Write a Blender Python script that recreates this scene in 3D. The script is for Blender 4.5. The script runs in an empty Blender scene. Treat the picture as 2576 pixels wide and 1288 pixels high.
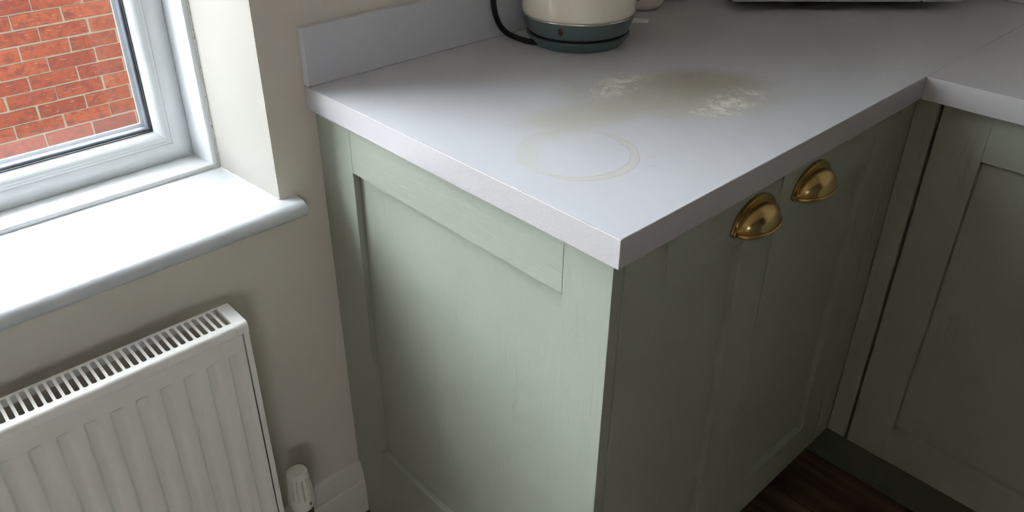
import bpy, bmesh, math, random
from mathutils import Vector, Matrix
from math import sin, cos, pi, radians as RAD

S = bpy.context.scene
COL = S.collection
random.seed(7)

# ------------------------------------------------------------------ camera
RX = Vector((0.7429113521, -0.6693573456, -0.0065929352))     # right
DN = Vector((-0.3386099937, -0.3672864291, -0.8662816812))    # down
FW = Vector((0.5774305111, 0.6458029288, -0.4995123442))      # forward
cam_d = bpy.data.cameras.new('camera')
cam = bpy.data.objects.new('camera', cam_d)
COL.objects.link(cam)
M = Matrix((RX, -DN, -FW)).transposed().to_4x4()
M.translation = Vector((-0.54902, -1.03187, 1.31753))
cam.matrix_world = M
cam_d.sensor_fit = 'HORIZONTAL'
cam_d.sensor_width = 36.0
cam_d.lens = 2009.006 * 36.0 / 2576.0
cam_d.shift_x = 51.5 / 2576.0
cam_d.shift_y = -71.0 / 2576.0
cam_d.clip_start = 0.02
S.camera = cam

# ------------------------------------------------------------------ light
W = bpy.data.worlds.new('overcast_sky')
S.world = W
W.use_nodes = True
bg = W.node_tree.nodes['Background']
bg.inputs['Color'].default_value = (0.90, 0.95, 1.0, 1)
bg.inputs['Strength'].default_value = 5.0
S.view_settings.view_transform = 'Standard'
S.view_settings.look = 'None'
S.view_settings.exposure = 1.95
S.view_settings.gamma = 1.0
S.view_settings.use_curve_mapping = False


# ------------------------------------------------------------------ helpers
def link(o, parent=None):
    COL.objects.link(o)
    if parent is not None:
        o.parent = parent
    return o


def thing(name, label, cat, loc=(0, 0, 0), rz=0.0, group=None):
    o = bpy.data.objects.new(name, None)
    o.empty_display_size = 0.05
    o.location = loc
    o.rotation_euler = (0, 0, rz)
    o['label'] = label
    o['category'] = cat
    if group:
        o['group'] = group
    return link(o)


def tag(o, label, cat, group=None):
    o['label'] = label
    o['category'] = cat
    if group:
        o['group'] = group
    return o


class MB:
    def __init__(self):
        self.bm = bmesh.new()

    def box(self, x0, x1, y0, y1, z0, z1, bev=0.0, seg=2):
        bm = self.bm
        vs = [bm.verts.new((x, y, z)) for x in (x0, x1) for y in (y0, y1) for z in (z0, z1)]
        q = [(0, 1, 3, 2), (4, 6, 7, 5), (0, 4, 5, 1), (2, 3, 7, 6), (0, 2, 6, 4), (1, 5, 7, 3)]
        fs = [bm.faces.new([vs[i] for i in f]) for f in q]
        if bev > 0:
            es = list({e for f in fs for e in f.edges})
            bmesh.ops.bevel(bm, geom=es, offset=bev, segments=seg, profile=0.5, affect='EDGES')
        return self

    def prism(self, pts, axis, a, b, bev=0.0):
        """extrude polygon pts (2D) along axis from a to b. x: pts=(y,z); y: pts=(x,z); z: pts=(x,y)"""
        bm = self.bm
        def mk(p, t):
            return {'x': (t, p[0], p[1]), 'y': (p[0], t, p[1]), 'z': (p[0], p[1], t)}[axis]
        A = [bm.verts.new(mk(p, a)) for p in pts]
        B = [bm.verts.new(mk(p, b)) for p in pts]
        n = len(pts)
        fs = [bm.faces.new(A), bm.faces.new(B[::-1])]
        for i in range(n):
            fs.append(bm.faces.new((A[i], B[i], B[(i + 1) % n], A[(i + 1) % n])))
        bmesh.ops.recalc_face_normals(bm, faces=fs)
        if bev > 0:
            es = list({e for f in fs for e in f.edges})
            bmesh.ops.bevel(bm, geom=es, offset=bev, segments=2, profile=0.5, affect='EDGES')
        return self

    def lathe(self, prof, cx=0, cy=0, n=64, closed=False):
        """prof: list of (r,z)"""
        bm = self.bm
        rings = []
        for r, z in prof:
            if r < 1e-6:
                rings.append([bm.verts.new((cx, cy, z))])
            else:
                rings.append([bm.verts.new((cx + r * cos(2 * pi * i / n), cy + r * sin(2 * pi * i / n), z)) for i in range(n)])
        pairs = list(zip(rings[:-1], rings[1:]))
        if closed:
            pairs.append((rings[-1], rings[0]))
        fs = []
        for a, b in pairs:
            for i in range(n):
                j = (i + 1) % n
                if len(a) == 1 and len(b) == 1:
                    continue
                if len(a) == 1:
                    fs.append(bm.faces.new((a[0], b[i], b[j])))
                elif len(b) == 1:
                    fs.append(bm.faces.new((a[i], b[0], a[j])))
                else:
                    fs.append(bm.faces.new((a[i], b[i], b[j], a[j])))
        bmesh.ops.recalc_face_normals(bm, faces=fs)
        return self

    def tube(self, pts, rad, n=12, cap=True):
        bm = self.bm
        pts = [Vector(p) for p in pts]
        rads = rad if isinstance(rad, (list, tuple)) else [rad] * len(pts)
        rings = []
        up = None
        for i, p in enumerate(pts):
            t = (pts[min(i + 1, len(pts) - 1)] - pts[max(i - 1, 0)]).normalized()
            if up is None:
                a = Vector((0, 0, 1)) if abs(t.z) < 0.9 else Vector((1, 0, 0))
                up = (a - t * a.dot(t)).normalized()
            else:
                up = (up - t * up.dot(t)).normalized()
            s = t.cross(up)
            rings.append([bm.verts.new(p + (up * cos(2 * pi * k / n) + s * sin(2 * pi * k / n)) * rads[i]) for k in range(n)])
        fs = []
        for a, b in zip(rings[:-1], rings[1:]):
            for k in range(n):
                l = (k + 1) % n
                fs.append(bm.faces.new((a[k], a[l], b[l], b[k])))
        if cap:
            fs.append(bm.faces.new(rings[0][::-1]))
            fs.append(bm.faces.new(rings[-1]))
        bmesh.ops.recalc_face_normals(bm, faces=fs)
        return self

    def grid(self, P):
        """P[i][j] -> position; builds an open sheet"""
        bm = self.bm
        V = [[bm.verts.new(p) for p in row] for row in P]
        for i in range(len(V) - 1):
            for j in range(len(V[0]) - 1):
                bm.faces.new((V[i][j], V[i + 1][j], V[i + 1][j + 1], V[i][j + 1]))
        return self

    def build(self, name, mat, parent=None, smooth=False, angle=35, off=(0, 0, 0)):
        me = bpy.data.meshes.new(name)
        if any(off):
            bmesh.ops.translate(self.bm, verts=self.bm.verts, vec=off)
        bmesh.ops.recalc_face_normals(self.bm, faces=self.bm.faces) if False else None
        if smooth:
            lim = RAD(angle)
            for f in self.bm.faces:
                f.smooth = True
            for e in self.bm.edges:
                if len(e.link_faces) == 2 and e.calc_face_angle(0) > lim:
                    e.smooth = False
        self.bm.to_mesh(me)
        self.bm.free()
        if mat is not None:
            me.materials.append(mat)
        return link(bpy.data.objects.new(name, me), parent)


def spline(pts, n=8):
    P = [Vector(p) for p in pts]
    P = [P[0] * 2 - P[1]] + P + [P[-1] * 2 - P[-2]]
    out = []
    for i in range(1, len(P) - 2):
        for k in range(n):
            t = k / n
            a, b, c, d = P[i - 1], P[i], P[i + 1], P[i + 2]
            out.append(0.5 * ((2 * b) + (c - a) * t + (2 * a - 5 * b + 4 * c - d) * t * t + (3 * b - a - 3 * c + d) * t ** 3))
    out.append(P[-2])
    return out


# ------------------------------------------------------------------ materials
class N:
    """small node-graph helper"""
    def __init__(self, name):
        self.m = bpy.data.materials.new(name)
        self.m.use_nodes = True
        self.t = self.m.node_tree
        self.b = self.t.nodes['Principled BSDF']
        self.out = self.t.nodes['Material Output']

    def n(self, typ, **kw):
        nd = self.t.nodes.new(typ)
        for k, v in kw.items():
            setattr(nd, k, v)
        return nd

    def l(self, a, b):
        self.t.links.new(a, b)

    def val(self, sock, v):
        if isinstance(v, (int, float)):
            sock.default_value = v
        elif isinstance(v, (tuple, list)):
            sock.default_value = v
        else:
            self.l(v, sock)

    def math(self, op, a, b=None, c=None, clamp=False):
        nd = self.n('ShaderNodeMath', operation=op, use_clamp=clamp)
        self.val(nd.inputs[0], a)
        if b is not None:
            self.val(nd.inputs[1], b)
        if c is not None:
            self.val(nd.inputs[2], c)
        return nd.outputs[0]

    def mix(self, fac, a, b, mode='MIX'):
        nd = self.n('ShaderNodeMix', data_type='RGBA', blend_type=mode)
        self.val(nd.inputs[0], fac)
        self.val(nd.inputs[6], a if not isinstance(a, tuple) else (*a[:3], 1))
        self.val(nd.inputs[7], b if not isinstance(b, tuple) else (*b[:3], 1))
        return nd.outputs[2]

    def coord(self, scale=None, loc=None, kind='Object'):
        tc = self.n('ShaderNodeTexCoord')
        if scale is None and loc is None:
            return tc.outputs[kind]
        mp = self.n('ShaderNodeMapping')
        self.l(tc.outputs[kind], mp.inputs[0])
        if scale is not None:
            mp.inputs['Scale'].default_value = scale
        if loc is not None:
            mp.inputs['Location'].default_value = loc
        return mp.outputs[0]

    def noise(self, vec, scale=5, detail=3, rough=0.5, dist=0.0):
        nd = self.n('ShaderNodeTexNoise')
        self.l(vec, nd.inputs['Vector'])
        nd.inputs['Scale'].default_value = scale
        nd.inputs['Detail'].default_value = detail
        nd.inputs['Roughness'].default_value = rough
        nd.inputs['Distortion'].default_value = dist
        return nd.outputs['Fac']

    def ramp(self, fac, lo, hi, smooth=True):
        nd = self.n('ShaderNodeMapRange', interpolation_type='SMOOTHSTEP' if smooth else 'LINEAR', clamp=True) if smooth else self.n('ShaderNodeMapRange', clamp=True)
        self.val(nd.inputs[0], fac)
        nd.inputs[1].default_value = lo
        nd.inputs[2].default_value = hi
        return nd.outputs[0]

    def bump(self, h, strength=0.2, dist=0.001):
        nd = self.n('ShaderNodeBump')
        nd.inputs['Strength'].default_value = strength
        nd.inputs['Distance'].default_value = dist
        self.l(h, nd.inputs['Height'])
        self.l(nd.outputs[0], self.b.inputs['Normal'])

    def set(self, col=None, rough=None, metal=None, spec=None, **kw):
        if col is not None:
            self.val(self.b.inputs['Base Color'], (*col[:3], 1) if isinstance(col, tuple) else col)
        if rough is not None:
            self.val(self.b.inputs['Roughness'], rough)
        if metal is not None:
            self.b.inputs['Metallic'].default_value = metal
        if spec is not None:
            self.b.inputs['Specular IOR Level'].default_value = spec
        for k, v in kw.items():
            self.b.inputs[k.replace('_', ' ')].default_value = v
        return self


def plain(name, col, rough=0.5, metal=0.0, var=0.03, scale=14, bump=0.0, bscale=180, spec=0.5, **kw):
    a = N(name)
    v = a.coord()
    f = a.noise(v, scale, 4, 0.55)
    c0 = tuple(max(0, c * (1 - var)) for c in col)
    c1 = tuple(min(1, c * (1 + var)) for c in col)
    a.set(a.mix(f, c0, c1), rough, metal, spec, **kw)
    if bump > 0:
        a.bump(a.noise(v, bscale, 3, 0.6), bump, 0.0006)
    return a.m


GREEN = (0.335, 0.360, 0.300)


def wood_paint(name, sc, strength=0.5):
    """painted ash: open grain that runs along one axis (sc = noise scale per axis)"""
    a = N(name)
    v = a.coord(scale=sc)
    g1 = a.noise(v, 1.0, 5, 0.62, 0.35)
    g2 = a.noise(a.coord(scale=tuple(s * 2.7 for s in sc), loc=(3, 7, 1)), 1.0, 3, 0.6, 0.1)
    pores = a.ramp(g2, 0.60, 0.68)
    h = a.math('SUBTRACT', a.math('MULTIPLY', g1, 0.7), a.math('MULTIPLY', pores, 0.55))
    big = a.noise(a.coord(), 5, 2)
    c = a.mix(big, tuple(x * 0.97 for x in GREEN), tuple(x * 1.03 for x in GREEN))
    c = a.mix(a.math('MULTIPLY', pores, 0.10), c, tuple(x * 0.72 for x in GREEN))
    a.set(c, 0.42, 0, 0.42)
    a.bump(h, strength, 0.0007)
    return a.m


M = {}
M['green_z'] = wood_paint('sage_paint_grain_vertical', (170, 170, 5))
M['green_y'] = wood_paint('sage_paint_grain_lengthwise', (170, 5, 170), 0.6)
M['green_x'] = wood_paint('sage_paint_grain_crosswise', (5, 170, 170))
M['carcass'] = plain('cabinet_carcass', (0.20, 0.22, 0.19), 0.6)
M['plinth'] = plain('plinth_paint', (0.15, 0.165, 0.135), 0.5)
M['upvc'] = plain('white_upvc', (0.80, 0.82, 0.84), 0.28, var=0.01)
M['gasket'] = plain('black_gasket', (0.012, 0.012, 0.013), 0.6)
M['spacer'] = plain('grey_spacer_bar', (0.075, 0.085, 0.115), 0.5, metal=0.0, bump=0.3, bscale=500)
M['gloss_white'] = plain('gloss_white_wood', (0.58, 0.595, 0.625), 0.34, var=0.012, scale=9, bump=0.10, bscale=40)
M['skirting'] = plain('skirting_paint', (0.70, 0.66, 0.62), 0.35, var=0.03, bump=0.08, bscale=60)
M['radiator'] = plain('radiator_enamel', (0.86, 0.85, 0.82), 0.33, var=0.02)
M['radiator_grille'] = plain('radiator_grille_enamel', (0.90, 0.89, 0.87), 0.3, var=0.01)
M['fin'] = plain('convector_metal', (0.78, 0.81, 0.84), 0.45, metal=0.1)
M['valve_white'] = plain('valve_plastic', (0.78, 0.76, 0.68), 0.4)
M['valve_dark'] = plain('valve_collar', (0.06, 0.065, 0.06), 0.45)
M['chrome'] = plain('chrome', (0.78, 0.77, 0.75), 0.12, metal=1.0, var=0.0)
M['cream'] = plain('cream_enamel', (0.86, 0.80, 0.66), 0.14, var=0.01, Coat_Weight=0.6, Coat_Roughness=0.05)
M['teal'] = plain('grey_teal_plastic', (0.105, 0.15, 0.148), 0.42, var=0.02)
M['black'] = plain('black_rubber', (0.006, 0.0065, 0.006), 0.55, spec=0.3)
M['lamp_red'] = plain('dark_red_lens', (0.09, 0.022, 0.02), 0.2)
M['ceramic'] = plain('cream_ceramic', (0.78, 0.70, 0.60), 0.25, var=0.02)
M['steel'] = plain('brushed_steel', (0.66, 0.68, 0.66), 0.3, metal=0.5, var=0.02)
M['dark_glass'] = plain('dark_glass', (0.015, 0.015, 0.016), 0.08)
M['white_plastic'] = plain('socket_plastic', (0.80, 0.80, 0.78), 0.3)


def m_wall(name, col, bump=0.12):
    a = N(name)
    v = a.coord()
    c = a.mix(a.noise(v, 3.0, 4), tuple(x * 0.965 for x in col), tuple(min(1, x * 1.03) for x in col))
    # scattered scuffs on the emulsion
    sc = a.ramp(a.noise(a.coord(scale=(14, 14, 3.5)), 3.0, 4, 0.6), 0.68, 0.78)
    c = a.mix(a.math('MULTIPLY', sc, 0.06), c, (0.42, 0.36, 0.30))
    a.set(c, 0.62, 0, 0.3)
    a.bump(a.noise(v, 90, 4, 0.6), bump, 0.0008)
    return a.m


M['wall'] = m_wall('cream_emulsion', (0.71, 0.655, 0.575))
M['reveal'] = m_wall('cream_emulsion_toned_down', (0.42, 0.40, 0.36))  # wall paint made darker here to tone down the strong window light
M['warm_wall'] = m_wall('magnolia_emulsion', (0.76, 0.64, 0.50))
M['dim_wall'] = m_wall('taupe_emulsion', (0.30, 0.26, 0.21))
M['dark_paint'] = m_wall('light_blocker_charcoal', (0.07, 0.07, 0.065))  # dark so the added wall throws little light back
M['ceiling'] = m_wall('white_ceiling', (0.82, 0.79, 0.73))


def m_caulk():
    a = N('old_caulk')
    v = a.coord()
    d = a.ramp(a.noise(a.coord(scale=(60, 60, 60)), 2.0, 5, 0.7), 0.52, 0.72)
    a.set(a.mix(d, (0.70, 0.69, 0.64), (0.16, 0.145, 0.12)), 0.6)
    a.bump(a.noise(v, 260, 3), 0.6, 0.001)
    return a.m


M['caulk'] = m_caulk()


def m_glass():
    a = N('window_glass')
    t = a.n('ShaderNodeBsdfTransparent')
    t.inputs[0].default_value = (0.985, 0.992, 0.988, 1)
    g = a.n('ShaderNodeBsdfGlossy')
    g.inputs['Roughness'].default_value = 0.0
    # Schlick reflectance, the same from both sides of each face
    geo = a.n('ShaderNodeNewGeometry')
    dt = a.n('ShaderNodeVectorMath', operation='DOT_PRODUCT')
    a.l(geo.outputs['Incoming'], dt.inputs[0])
    a.l(geo.outputs['Normal'], dt.inputs[1])
    k = a.math('SUBTRACT', 1.0, a.math('ABSOLUTE', dt.outputs['Value']), clamp=True)
    sch = a.math('MULTIPLY_ADD', a.math('POWER', k, 5.0), 0.96, 0.035)
    mx = a.n('ShaderNodeMixShader')
    a.l(sch, mx.inputs[0])
    a.l(t.outputs[0], mx.inputs[1])
    a.l(g.outputs[0], mx.inputs[2])
    a.l(mx.outputs[0], a.out.inputs[0])
    a.t.nodes.remove(a.b)
    return a.m


M['glass'] = m_glass()


def m_clear():
    a = N('clear_plastic')
    a.set((0.85, 0.85, 0.80), 0.12)
    a.b.inputs['Transmission Weight'].default_value = 0.45
    a.b.inputs['IOR'].default_value = 1.45
    return a.m


M['clear'] = m_clear()


def m_brass():
    a = N('antique_brass')
    v = a.coord()
    f = a.noise(v, 60, 4, 0.6)
    a.set(a.mix(f, (0.40, 0.275, 0.10), (0.60, 0.44, 0.19)), 0.23, 1.0)
    return a.m


M['brass'] = m_brass()


def m_brick():
    a = N('red_brick')
    oi = a.n('ShaderNodeObjectInfo')
    rnd = oi.outputs['Random']
    v = a.coord(kind='Object')
    add = a.n('ShaderNodeVectorMath', operation='ADD')
    a.l(v, add.inputs[0])
    cmb = a.n('ShaderNodeCombineXYZ')
    a.l(a.math('MULTIPLY', rnd, 37.0), cmb.inputs[0])
    a.l(a.math('MULTIPLY', rnd, 11.0), cmb.inputs[2])
    a.l(cmb.outputs[0], add.inputs[1])
    p = add.outputs[0]
    base = a.mix(rnd, (0.098, 0.0215, 0.0115), (0.140, 0.036, 0.0165))
    f = a.noise(p, 26, 5, 0.6)
    base = a.mix(a.ramp(f, 0.42, 0.68), base, (0.072, 0.021, 0.0145))
    drag = a.n('ShaderNodeMapping')
    a.l(p, drag.inputs[0])
    drag.inputs['Scale'].default_value = (26, 26, 110)
    d = a.ramp(a.noise(drag.outputs[0], 1.0, 5, 0.72), 0.54, 0.66)
    base = a.mix(a.math('MULTIPLY', d, 0.6), base, (0.1740, 0.0870, 0.0667))
    a.set(base, 0.85, 0, 0.2)
    a.bump(a.noise(p, 160, 4, 0.65), 0.5, 0.003)
    return a.m


M['brick'] = m_brick()
M['mortar'] = plain('sandy_mortar', (0.165, 0.132, 0.098), 0.95, var=0.16, scale=40, bump=0.5, bscale=300)


def m_far_brick():
    """the rest of the neighbour's wall, beyond the bricks that are built"""
    a = N('distant_brickwork')
    tc = a.n('ShaderNodeTexCoord')
    sep = a.n('ShaderNodeSeparateXYZ')
    a.l(tc.outputs['Object'], sep.inputs[0])
    cmb = a.n('ShaderNodeCombineXYZ')
    a.l(sep.outputs[0], cmb.inputs[0])
    a.l(sep.outputs[2], cmb.inputs[1])
    bt = a.n('ShaderNodeTexBrick')
    a.l(cmb.outputs[0], bt.inputs['Vector'])
    bt.inputs['Color1'].default_value = (0.098, 0.0215, 0.0115, 1)
    bt.inputs['Color2'].default_value = (0.140, 0.036, 0.0165, 1)
    bt.inputs['Mortar'].default_value = (0.165, 0.132, 0.098, 1)
    bt.inputs['Scale'].default_value = 1.0
    bt.inputs['Mortar Size'].default_value = 0.006
    bt.inputs['Brick Width'].default_value = 0.228
    bt.inputs['Row Height'].default_value = 0.0742
    a.set(bt.outputs['Color'], 0.9)
    return a.m


M['far_brick'] = m_far_brick()


def m_floor():
    a = N('dark_oak_plank')
    oi = a.n('ShaderNodeObjectInfo')
    v = a.coord(scale=(38, 2.2, 38))
    add = a.n('ShaderNodeVectorMath', operation='ADD')
    a.l(v, add.inputs[0])
    cmb = a.n('ShaderNodeCombineXYZ')
    a.l(a.math('MULTIPLY', oi.outputs['Random'], 53.0), cmb.inputs[0])
    a.l(a.math('MULTIPLY', oi.outputs['Random'], 19.0), cmb.inputs[1])
    a.l(cmb.outputs[0], add.inputs[1])
    f = a.noise(add.outputs[0], 1.0, 6, 0.62, 0.5)
    c = a.mix(a.ramp(f, 0.3, 0.72), (0.085, 0.052, 0.036), (0.235, 0.150, 0.105))
    c = a.mix(a.math('MULTIPLY', oi.outputs['Random'], 0.25), c, (0.12, 0.075, 0.05))
    a.set(c, 0.45)
    a.bump(f, 0.15, 0.0008)
    return a.m


M['plank'] = m_floor()
M['subfloor'] = plain('floor_joint', (0.03, 0.02, 0.015), 0.8)
M['concrete'] = plain('outdoor_paving', (0.34, 0.33, 0.31), 0.9, var=0.12, bump=0.4)


def m_laminate(name, stains, col=(0.605, 0.608, 0.65), tex=0.10, fs=420, rg=0.36):
    a = N(name)
    v = a.coord()
    fine = a.noise(v, fs, 3, 0.55)
    cloud = a.noise(v, 7, 3)
    c = a.mix(cloud, tuple(x * 0.985 for x in col), tuple(x * 1.015 for x in col))
    rough = rg
    if stains:
        sep = a.n('ShaderNodeSeparateXYZ')
        a.l(v, sep.inputs[0])
        X, Y = sep.outputs[0], sep.outputs[1]
        # wobble of the outlines
        w1 = a.math('SUBTRACT', a.noise(v, 16, 4, 0.6), 0.5)
        w2 = a.math('SUBTRACT', a.noise(a.coord(loc=(5, 3, 0)), 55, 4, 0.65), 0.5)
        wob = a.math('ADD', a.math('MULTIPLY', w1, 0.055), a.math('MULTIPLY', w2, 0.020))

        def ell(cx, cy, ra, rb, ang, lo, hi, wb=1.0):
            """soft ellipse mask: 1 inside"""
            ca, sa = cos(ang), sin(ang)
            dx = a.math('SUBTRACT', X, cx)
            dy = a.math('SUBTRACT', Y, cy)
            u = a.math('DIVIDE', a.math('ADD', a.math('MULTIPLY', dx, ca), a.math('MULTIPLY', dy, sa)), ra)
            w = a.math('DIVIDE', a.math('SUBTRACT', a.math('MULTIPLY', dy, ca), a.math('MULTIPLY', dx, sa)), rb)
            r = a.math('SQRT', a.math('ADD', a.math('MULTIPLY', u, u), a.math('MULTIPLY', w, w)))
            r = a.math('ADD', r, a.math('MULTIPLY', wob, 8.0 * wb))
            return a.math('SUBTRACT', 1.0, a.ramp(r, lo, hi))

        # broad beige bloom and the olive middle
        mott = a.math('ADD', 0.62, a.math('MULTIPLY', a.noise(a.coord(scale=(1, 1.8, 1), loc=(7, 1, 2)), 24, 5, 0.68, 0.6), 0.76))
        haze = ell(0.385, -0.395, 0.165, 0.110, RAD(-35), 0.35, 1.30)
        haze2 = ell(0.215, -0.365, 0.100, 0.055, RAD(-20), 0.30, 1.25, 0.8)
        mid = ell(0.440, -0.400, 0.105, 0.080, RAD(-40), 0.30, 1.15)
        c = a.mix(a.math('MULTIPLY', a.math('MULTIPLY', haze, mott), 0.78), c, (0.475, 0.44, 0.365))
        c = a.mix(a.math('MULTIPLY', a.math('MULTIPLY', haze2, mott), 0.72), c, (0.53, 0.50, 0.43))
        c = a.mix(a.math('MULTIPLY', a.math('MULTIPLY', mid, mott), 0.66), c, (0.375, 0.343, 0.268))
        # chalky scuffs: two patches of fine pale flecks
        fl1 = a.noise(v, 560, 5, 0.78, 0.5)
        fl2 = a.noise(a.coord(loc=(2, 9, 4)), 34, 4, 0.65, 0.6)
        streak = a.noise(a.coord(scale=(230, 60, 1)), 1.0, 4, 0.7, 0.8)
        pat1 = ell(0.345, -0.318, 0.105, 0.044, RAD(8), 0.05, 1.15, 1.25)
        pat2 = ell(0.395, -0.472, 0.112, 0.046, RAD(4), 0.05, 1.15, 1.25)
        pt = a.math('MAXIMUM', a.math('MULTIPLY', pat1, 0.92), pat2)
        dens = a.math('MULTIPLY', pt, a.ramp(fl2, 0.30, 0.66))
        lvl = a.math('ADD', a.math('ADD', a.math('MULTIPLY', fl1, 0.65), a.math('MULTIPLY', streak, 0.35)), a.math('MULTIPLY', a.math('SUBTRACT', dens, 0.55), 0.26))
        flm = a.math('MULTIPLY', a.ramp(lvl, 0.435, 0.565), a.ramp(pt, 0.02, 0.35))
        c = a.mix(a.math('MULTIPLY', dens, 0.22), c, (0.70, 0.67, 0.60))
        c = a.mix(a.math('MULTIPLY', flm, 0.95), c, (0.86, 0.83, 0.77))
        # cup ring
        cx, cy, r0 = 0.1190, -0.4390, 0.0712
        dx = a.math('SUBTRACT', X, cx)
        dy = a.math('SUBTRACT', Y, cy)
        rr = a.math('SQRT', a.math('ADD', a.math('MULTIPLY', dx, dx), a.math('MULTIPLY', dy, dy)))
        rr = a.math('ADD', rr, a.math('ADD', a.math('MULTIPLY', w1, 0.012), a.math('MULTIPLY', w2, 0.006)))
        # the band is widest towards the front right, hair-thin on the left
        side = a.math('ADD', a.math('MULTIPLY', dx, 0.35), a.math('MULTIPLY', dy, -0.94))
        wd = a.math('ADD', 0.0012, a.math('MULTIPLY', a.ramp(side, -0.045, 0.066), 0.0052))
        off = a.math('ABSOLUTE', a.math('SUBTRACT', rr, r0))
        k = a.math('DIVIDE', off, wd)
        band = a.math('SUBTRACT', 1.0, a.ramp(k, 0.86, 1.0))
        brk = a.math('MAXIMUM', 0.45, a.math('MAXIMUM', a.ramp(side, -0.030, 0.030), a.ramp(a.noise(a.coord(loc=(1, 1, 5)), 34, 4, 0.6), 0.42, 0.58)))
        band = a.math('MULTIPLY', band, brk)
        edge = a.math('MULTIPLY', band, a.ramp(k, 0.66, 0.90))
        c = a.mix(a.math('MULTIPLY', band, 0.58), c, (0.575, 0.555, 0.50))
        c = a.mix(a.math('MULTIPLY', edge, 0.60), c, (0.37, 0.355, 0.31))
        # residue caught along the inner back edge of the ring
        back = a.math('MULTIPLY', a.ramp(side, 0.01, -0.055), a.math('MULTIPLY', a.ramp(rr, 0.030, 0.068), a.math('SUBTRACT', 1.0, a.ramp(rr, 0.068, 0.080))))
        c = a.mix(a.math('MULTIPLY', back, 0.40), c, (0.545, 0.53, 0.46))
        # two faint drips beside the ring
        for sx, sy in ((0.178, -0.509), (0.157, -0.5245)):
            dr = ell(sx, sy, 0.0075, 0.004, RAD(-50), 0.5, 1.1, 0.15)
            c = a.mix(a.math('MULTIPLY', dr, 0.30), c, (0.47, 0.45, 0.44))
        rough = a.math('ADD', 0.36, a.math('MULTIPLY', a.math('MAXIMUM', haze, flm), 0.16))
    a.set(c, rough, 0, 0.45)
    a.bump(fine, tex, 0.0006)
    return a.m


M['laminate'] = m_laminate('grey_laminate', True)
M['laminate_plain'] = m_laminate('grey_laminate_plain', False)
M['edging'] = m_laminate('pebbled_edging', False, (0.49, 0.475, 0.49), 0.6, 260, 0.27)

# ------------------------------------------------------------------ key sizes (metres)
ZT = 0.910          # worktop top
TH = 0.0359         # worktop thickness
ZB = ZT - TH
D = 0.6106          # worktop depth along the window wall
WI = 0.7084         # inner corner
YD = -0.595         # front of the doors on the window wall
XD = 0.7395         # front of the doors on the right run
XE = 0.0141         # face of the end panel
XR = 1.288          # right wall
ZD = 0.1655         # underside of the doors
ROOM_L, ROOM_F, CEIL = -2.7, -3.3, 2.40
WX0, WX1 = -1.90, -0.0647      # window opening
WZ1 = 2.34
SILL = 0.7405


def structure(o):
    o['kind'] = 'structure'
    return o


# ------------------------------------------------------------------ room shell
w = MB()
w.box(ROOM_L - .3, WX0, 0, 0.30, -0.1, CEIL + .1)
w.box(WX0, WX1, 0, 0.30, -0.1, SILL - 0.028)
w.box(WX0, WX1, 0, 0.30, WZ1, CEIL + .1)
# right of the window: the reveal is splayed a little
w.prism([(WX1, 0.0), (XR + .3, 0.0), (XR + .3, 0.30), (WX1 - 0.0145, 0.30), (WX1 - 0.0145, 0.17)], 'z', -0.1, CEIL + .1)
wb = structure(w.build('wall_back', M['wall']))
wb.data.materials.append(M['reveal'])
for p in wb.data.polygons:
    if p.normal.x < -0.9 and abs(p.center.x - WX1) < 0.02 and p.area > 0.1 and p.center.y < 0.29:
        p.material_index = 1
structure(MB().box(XR, XR + .3, ROOM_F - .3, 0.0, -0.1, CEIL + .1).build('wall_right', M['wall']))
structure(MB().box(ROOM_L - .3, ROOM_L, ROOM_F - .3, 0.0, -0.1, CEIL + .1).build('wall_left', M['dim_wall']))
# wall behind the camera with an unseen window added for fill light
QX0, QX1, QZ0, QZ1 = -2.45, -1.50, 1.32, 2.04
wf = MB()
wf.box(ROOM_L, QX0, ROOM_F - .3, ROOM_F, -0.1, CEIL + .1)
wf.box(QX1, XR, ROOM_F - .3, ROOM_F, -0.1, CEIL + .1)
wf.box(QX0, QX1, ROOM_F - .3, ROOM_F, -0.1, QZ0)
wf.box(QX0, QX1, ROOM_F - .3, ROOM_F, QZ1, CEIL + .1)
structure(wf.build('wall_front', M['warm_wall']))
structure(MB().box(-1.22, XR, -2.50, -2.38, 0, CEIL).build('wall_light_blocker', M['dark_paint']))  # added unseen wall, keeps fill light off the right run
w2 = bpy.data.objects.new('fill_window', None)
w2['kind'] = 'structure'
link(w2)
f2 = MB()
f2.box(QX0, QX1, ROOM_F - .25, ROOM_F - .18, QZ0, QZ0 + 0.06, 0.004)
f2.box(QX0, QX1, ROOM_F - .25, ROOM_F - .18, QZ1 - 0.06, QZ1, 0.004)
for xq in (QX0, (QX0 + QX1) / 2 - 0.03, QX1 - 0.06):
    f2.box(xq, xq + 0.06, ROOM_F - .25, ROOM_F - .18, QZ0, QZ1, 0.004)
f2.build('frame', M['upvc'], w2)
MB().box(QX0 + .03, QX1 - .03, ROOM_F - .216, ROOM_F - .212, QZ0 + .03, QZ1 - .03).build('pane', M['glass'], w2)
structure(MB().box(ROOM_L, XR, ROOM_F, 0, CEIL, CEIL + .1).build('ceiling', M['ceiling']))

# unseen storey, eaves and side walls, added to shade the neighbour's wall outside
structure(MB().box(-7.0, 8.0, 0.0, 0.30, CEIL + .1, 5.4).build('wall_above_shade', M['far_brick']))
structure(MB().box(-7.0, 8.0, -0.2, 0.52, 5.4, 5.52).build('eaves_shade', M['upvc']))
structure(MB().box(-7.0, ROOM_L - .3, 0.0, 0.30, -0.95, CEIL + .1).build('wall_back_left', M['far_brick']))
structure(MB().box(XR + .3, 8.0, 0.0, 0.30, -0.95, CEIL + .1).build('wall_back_right', M['far_brick']))

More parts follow.
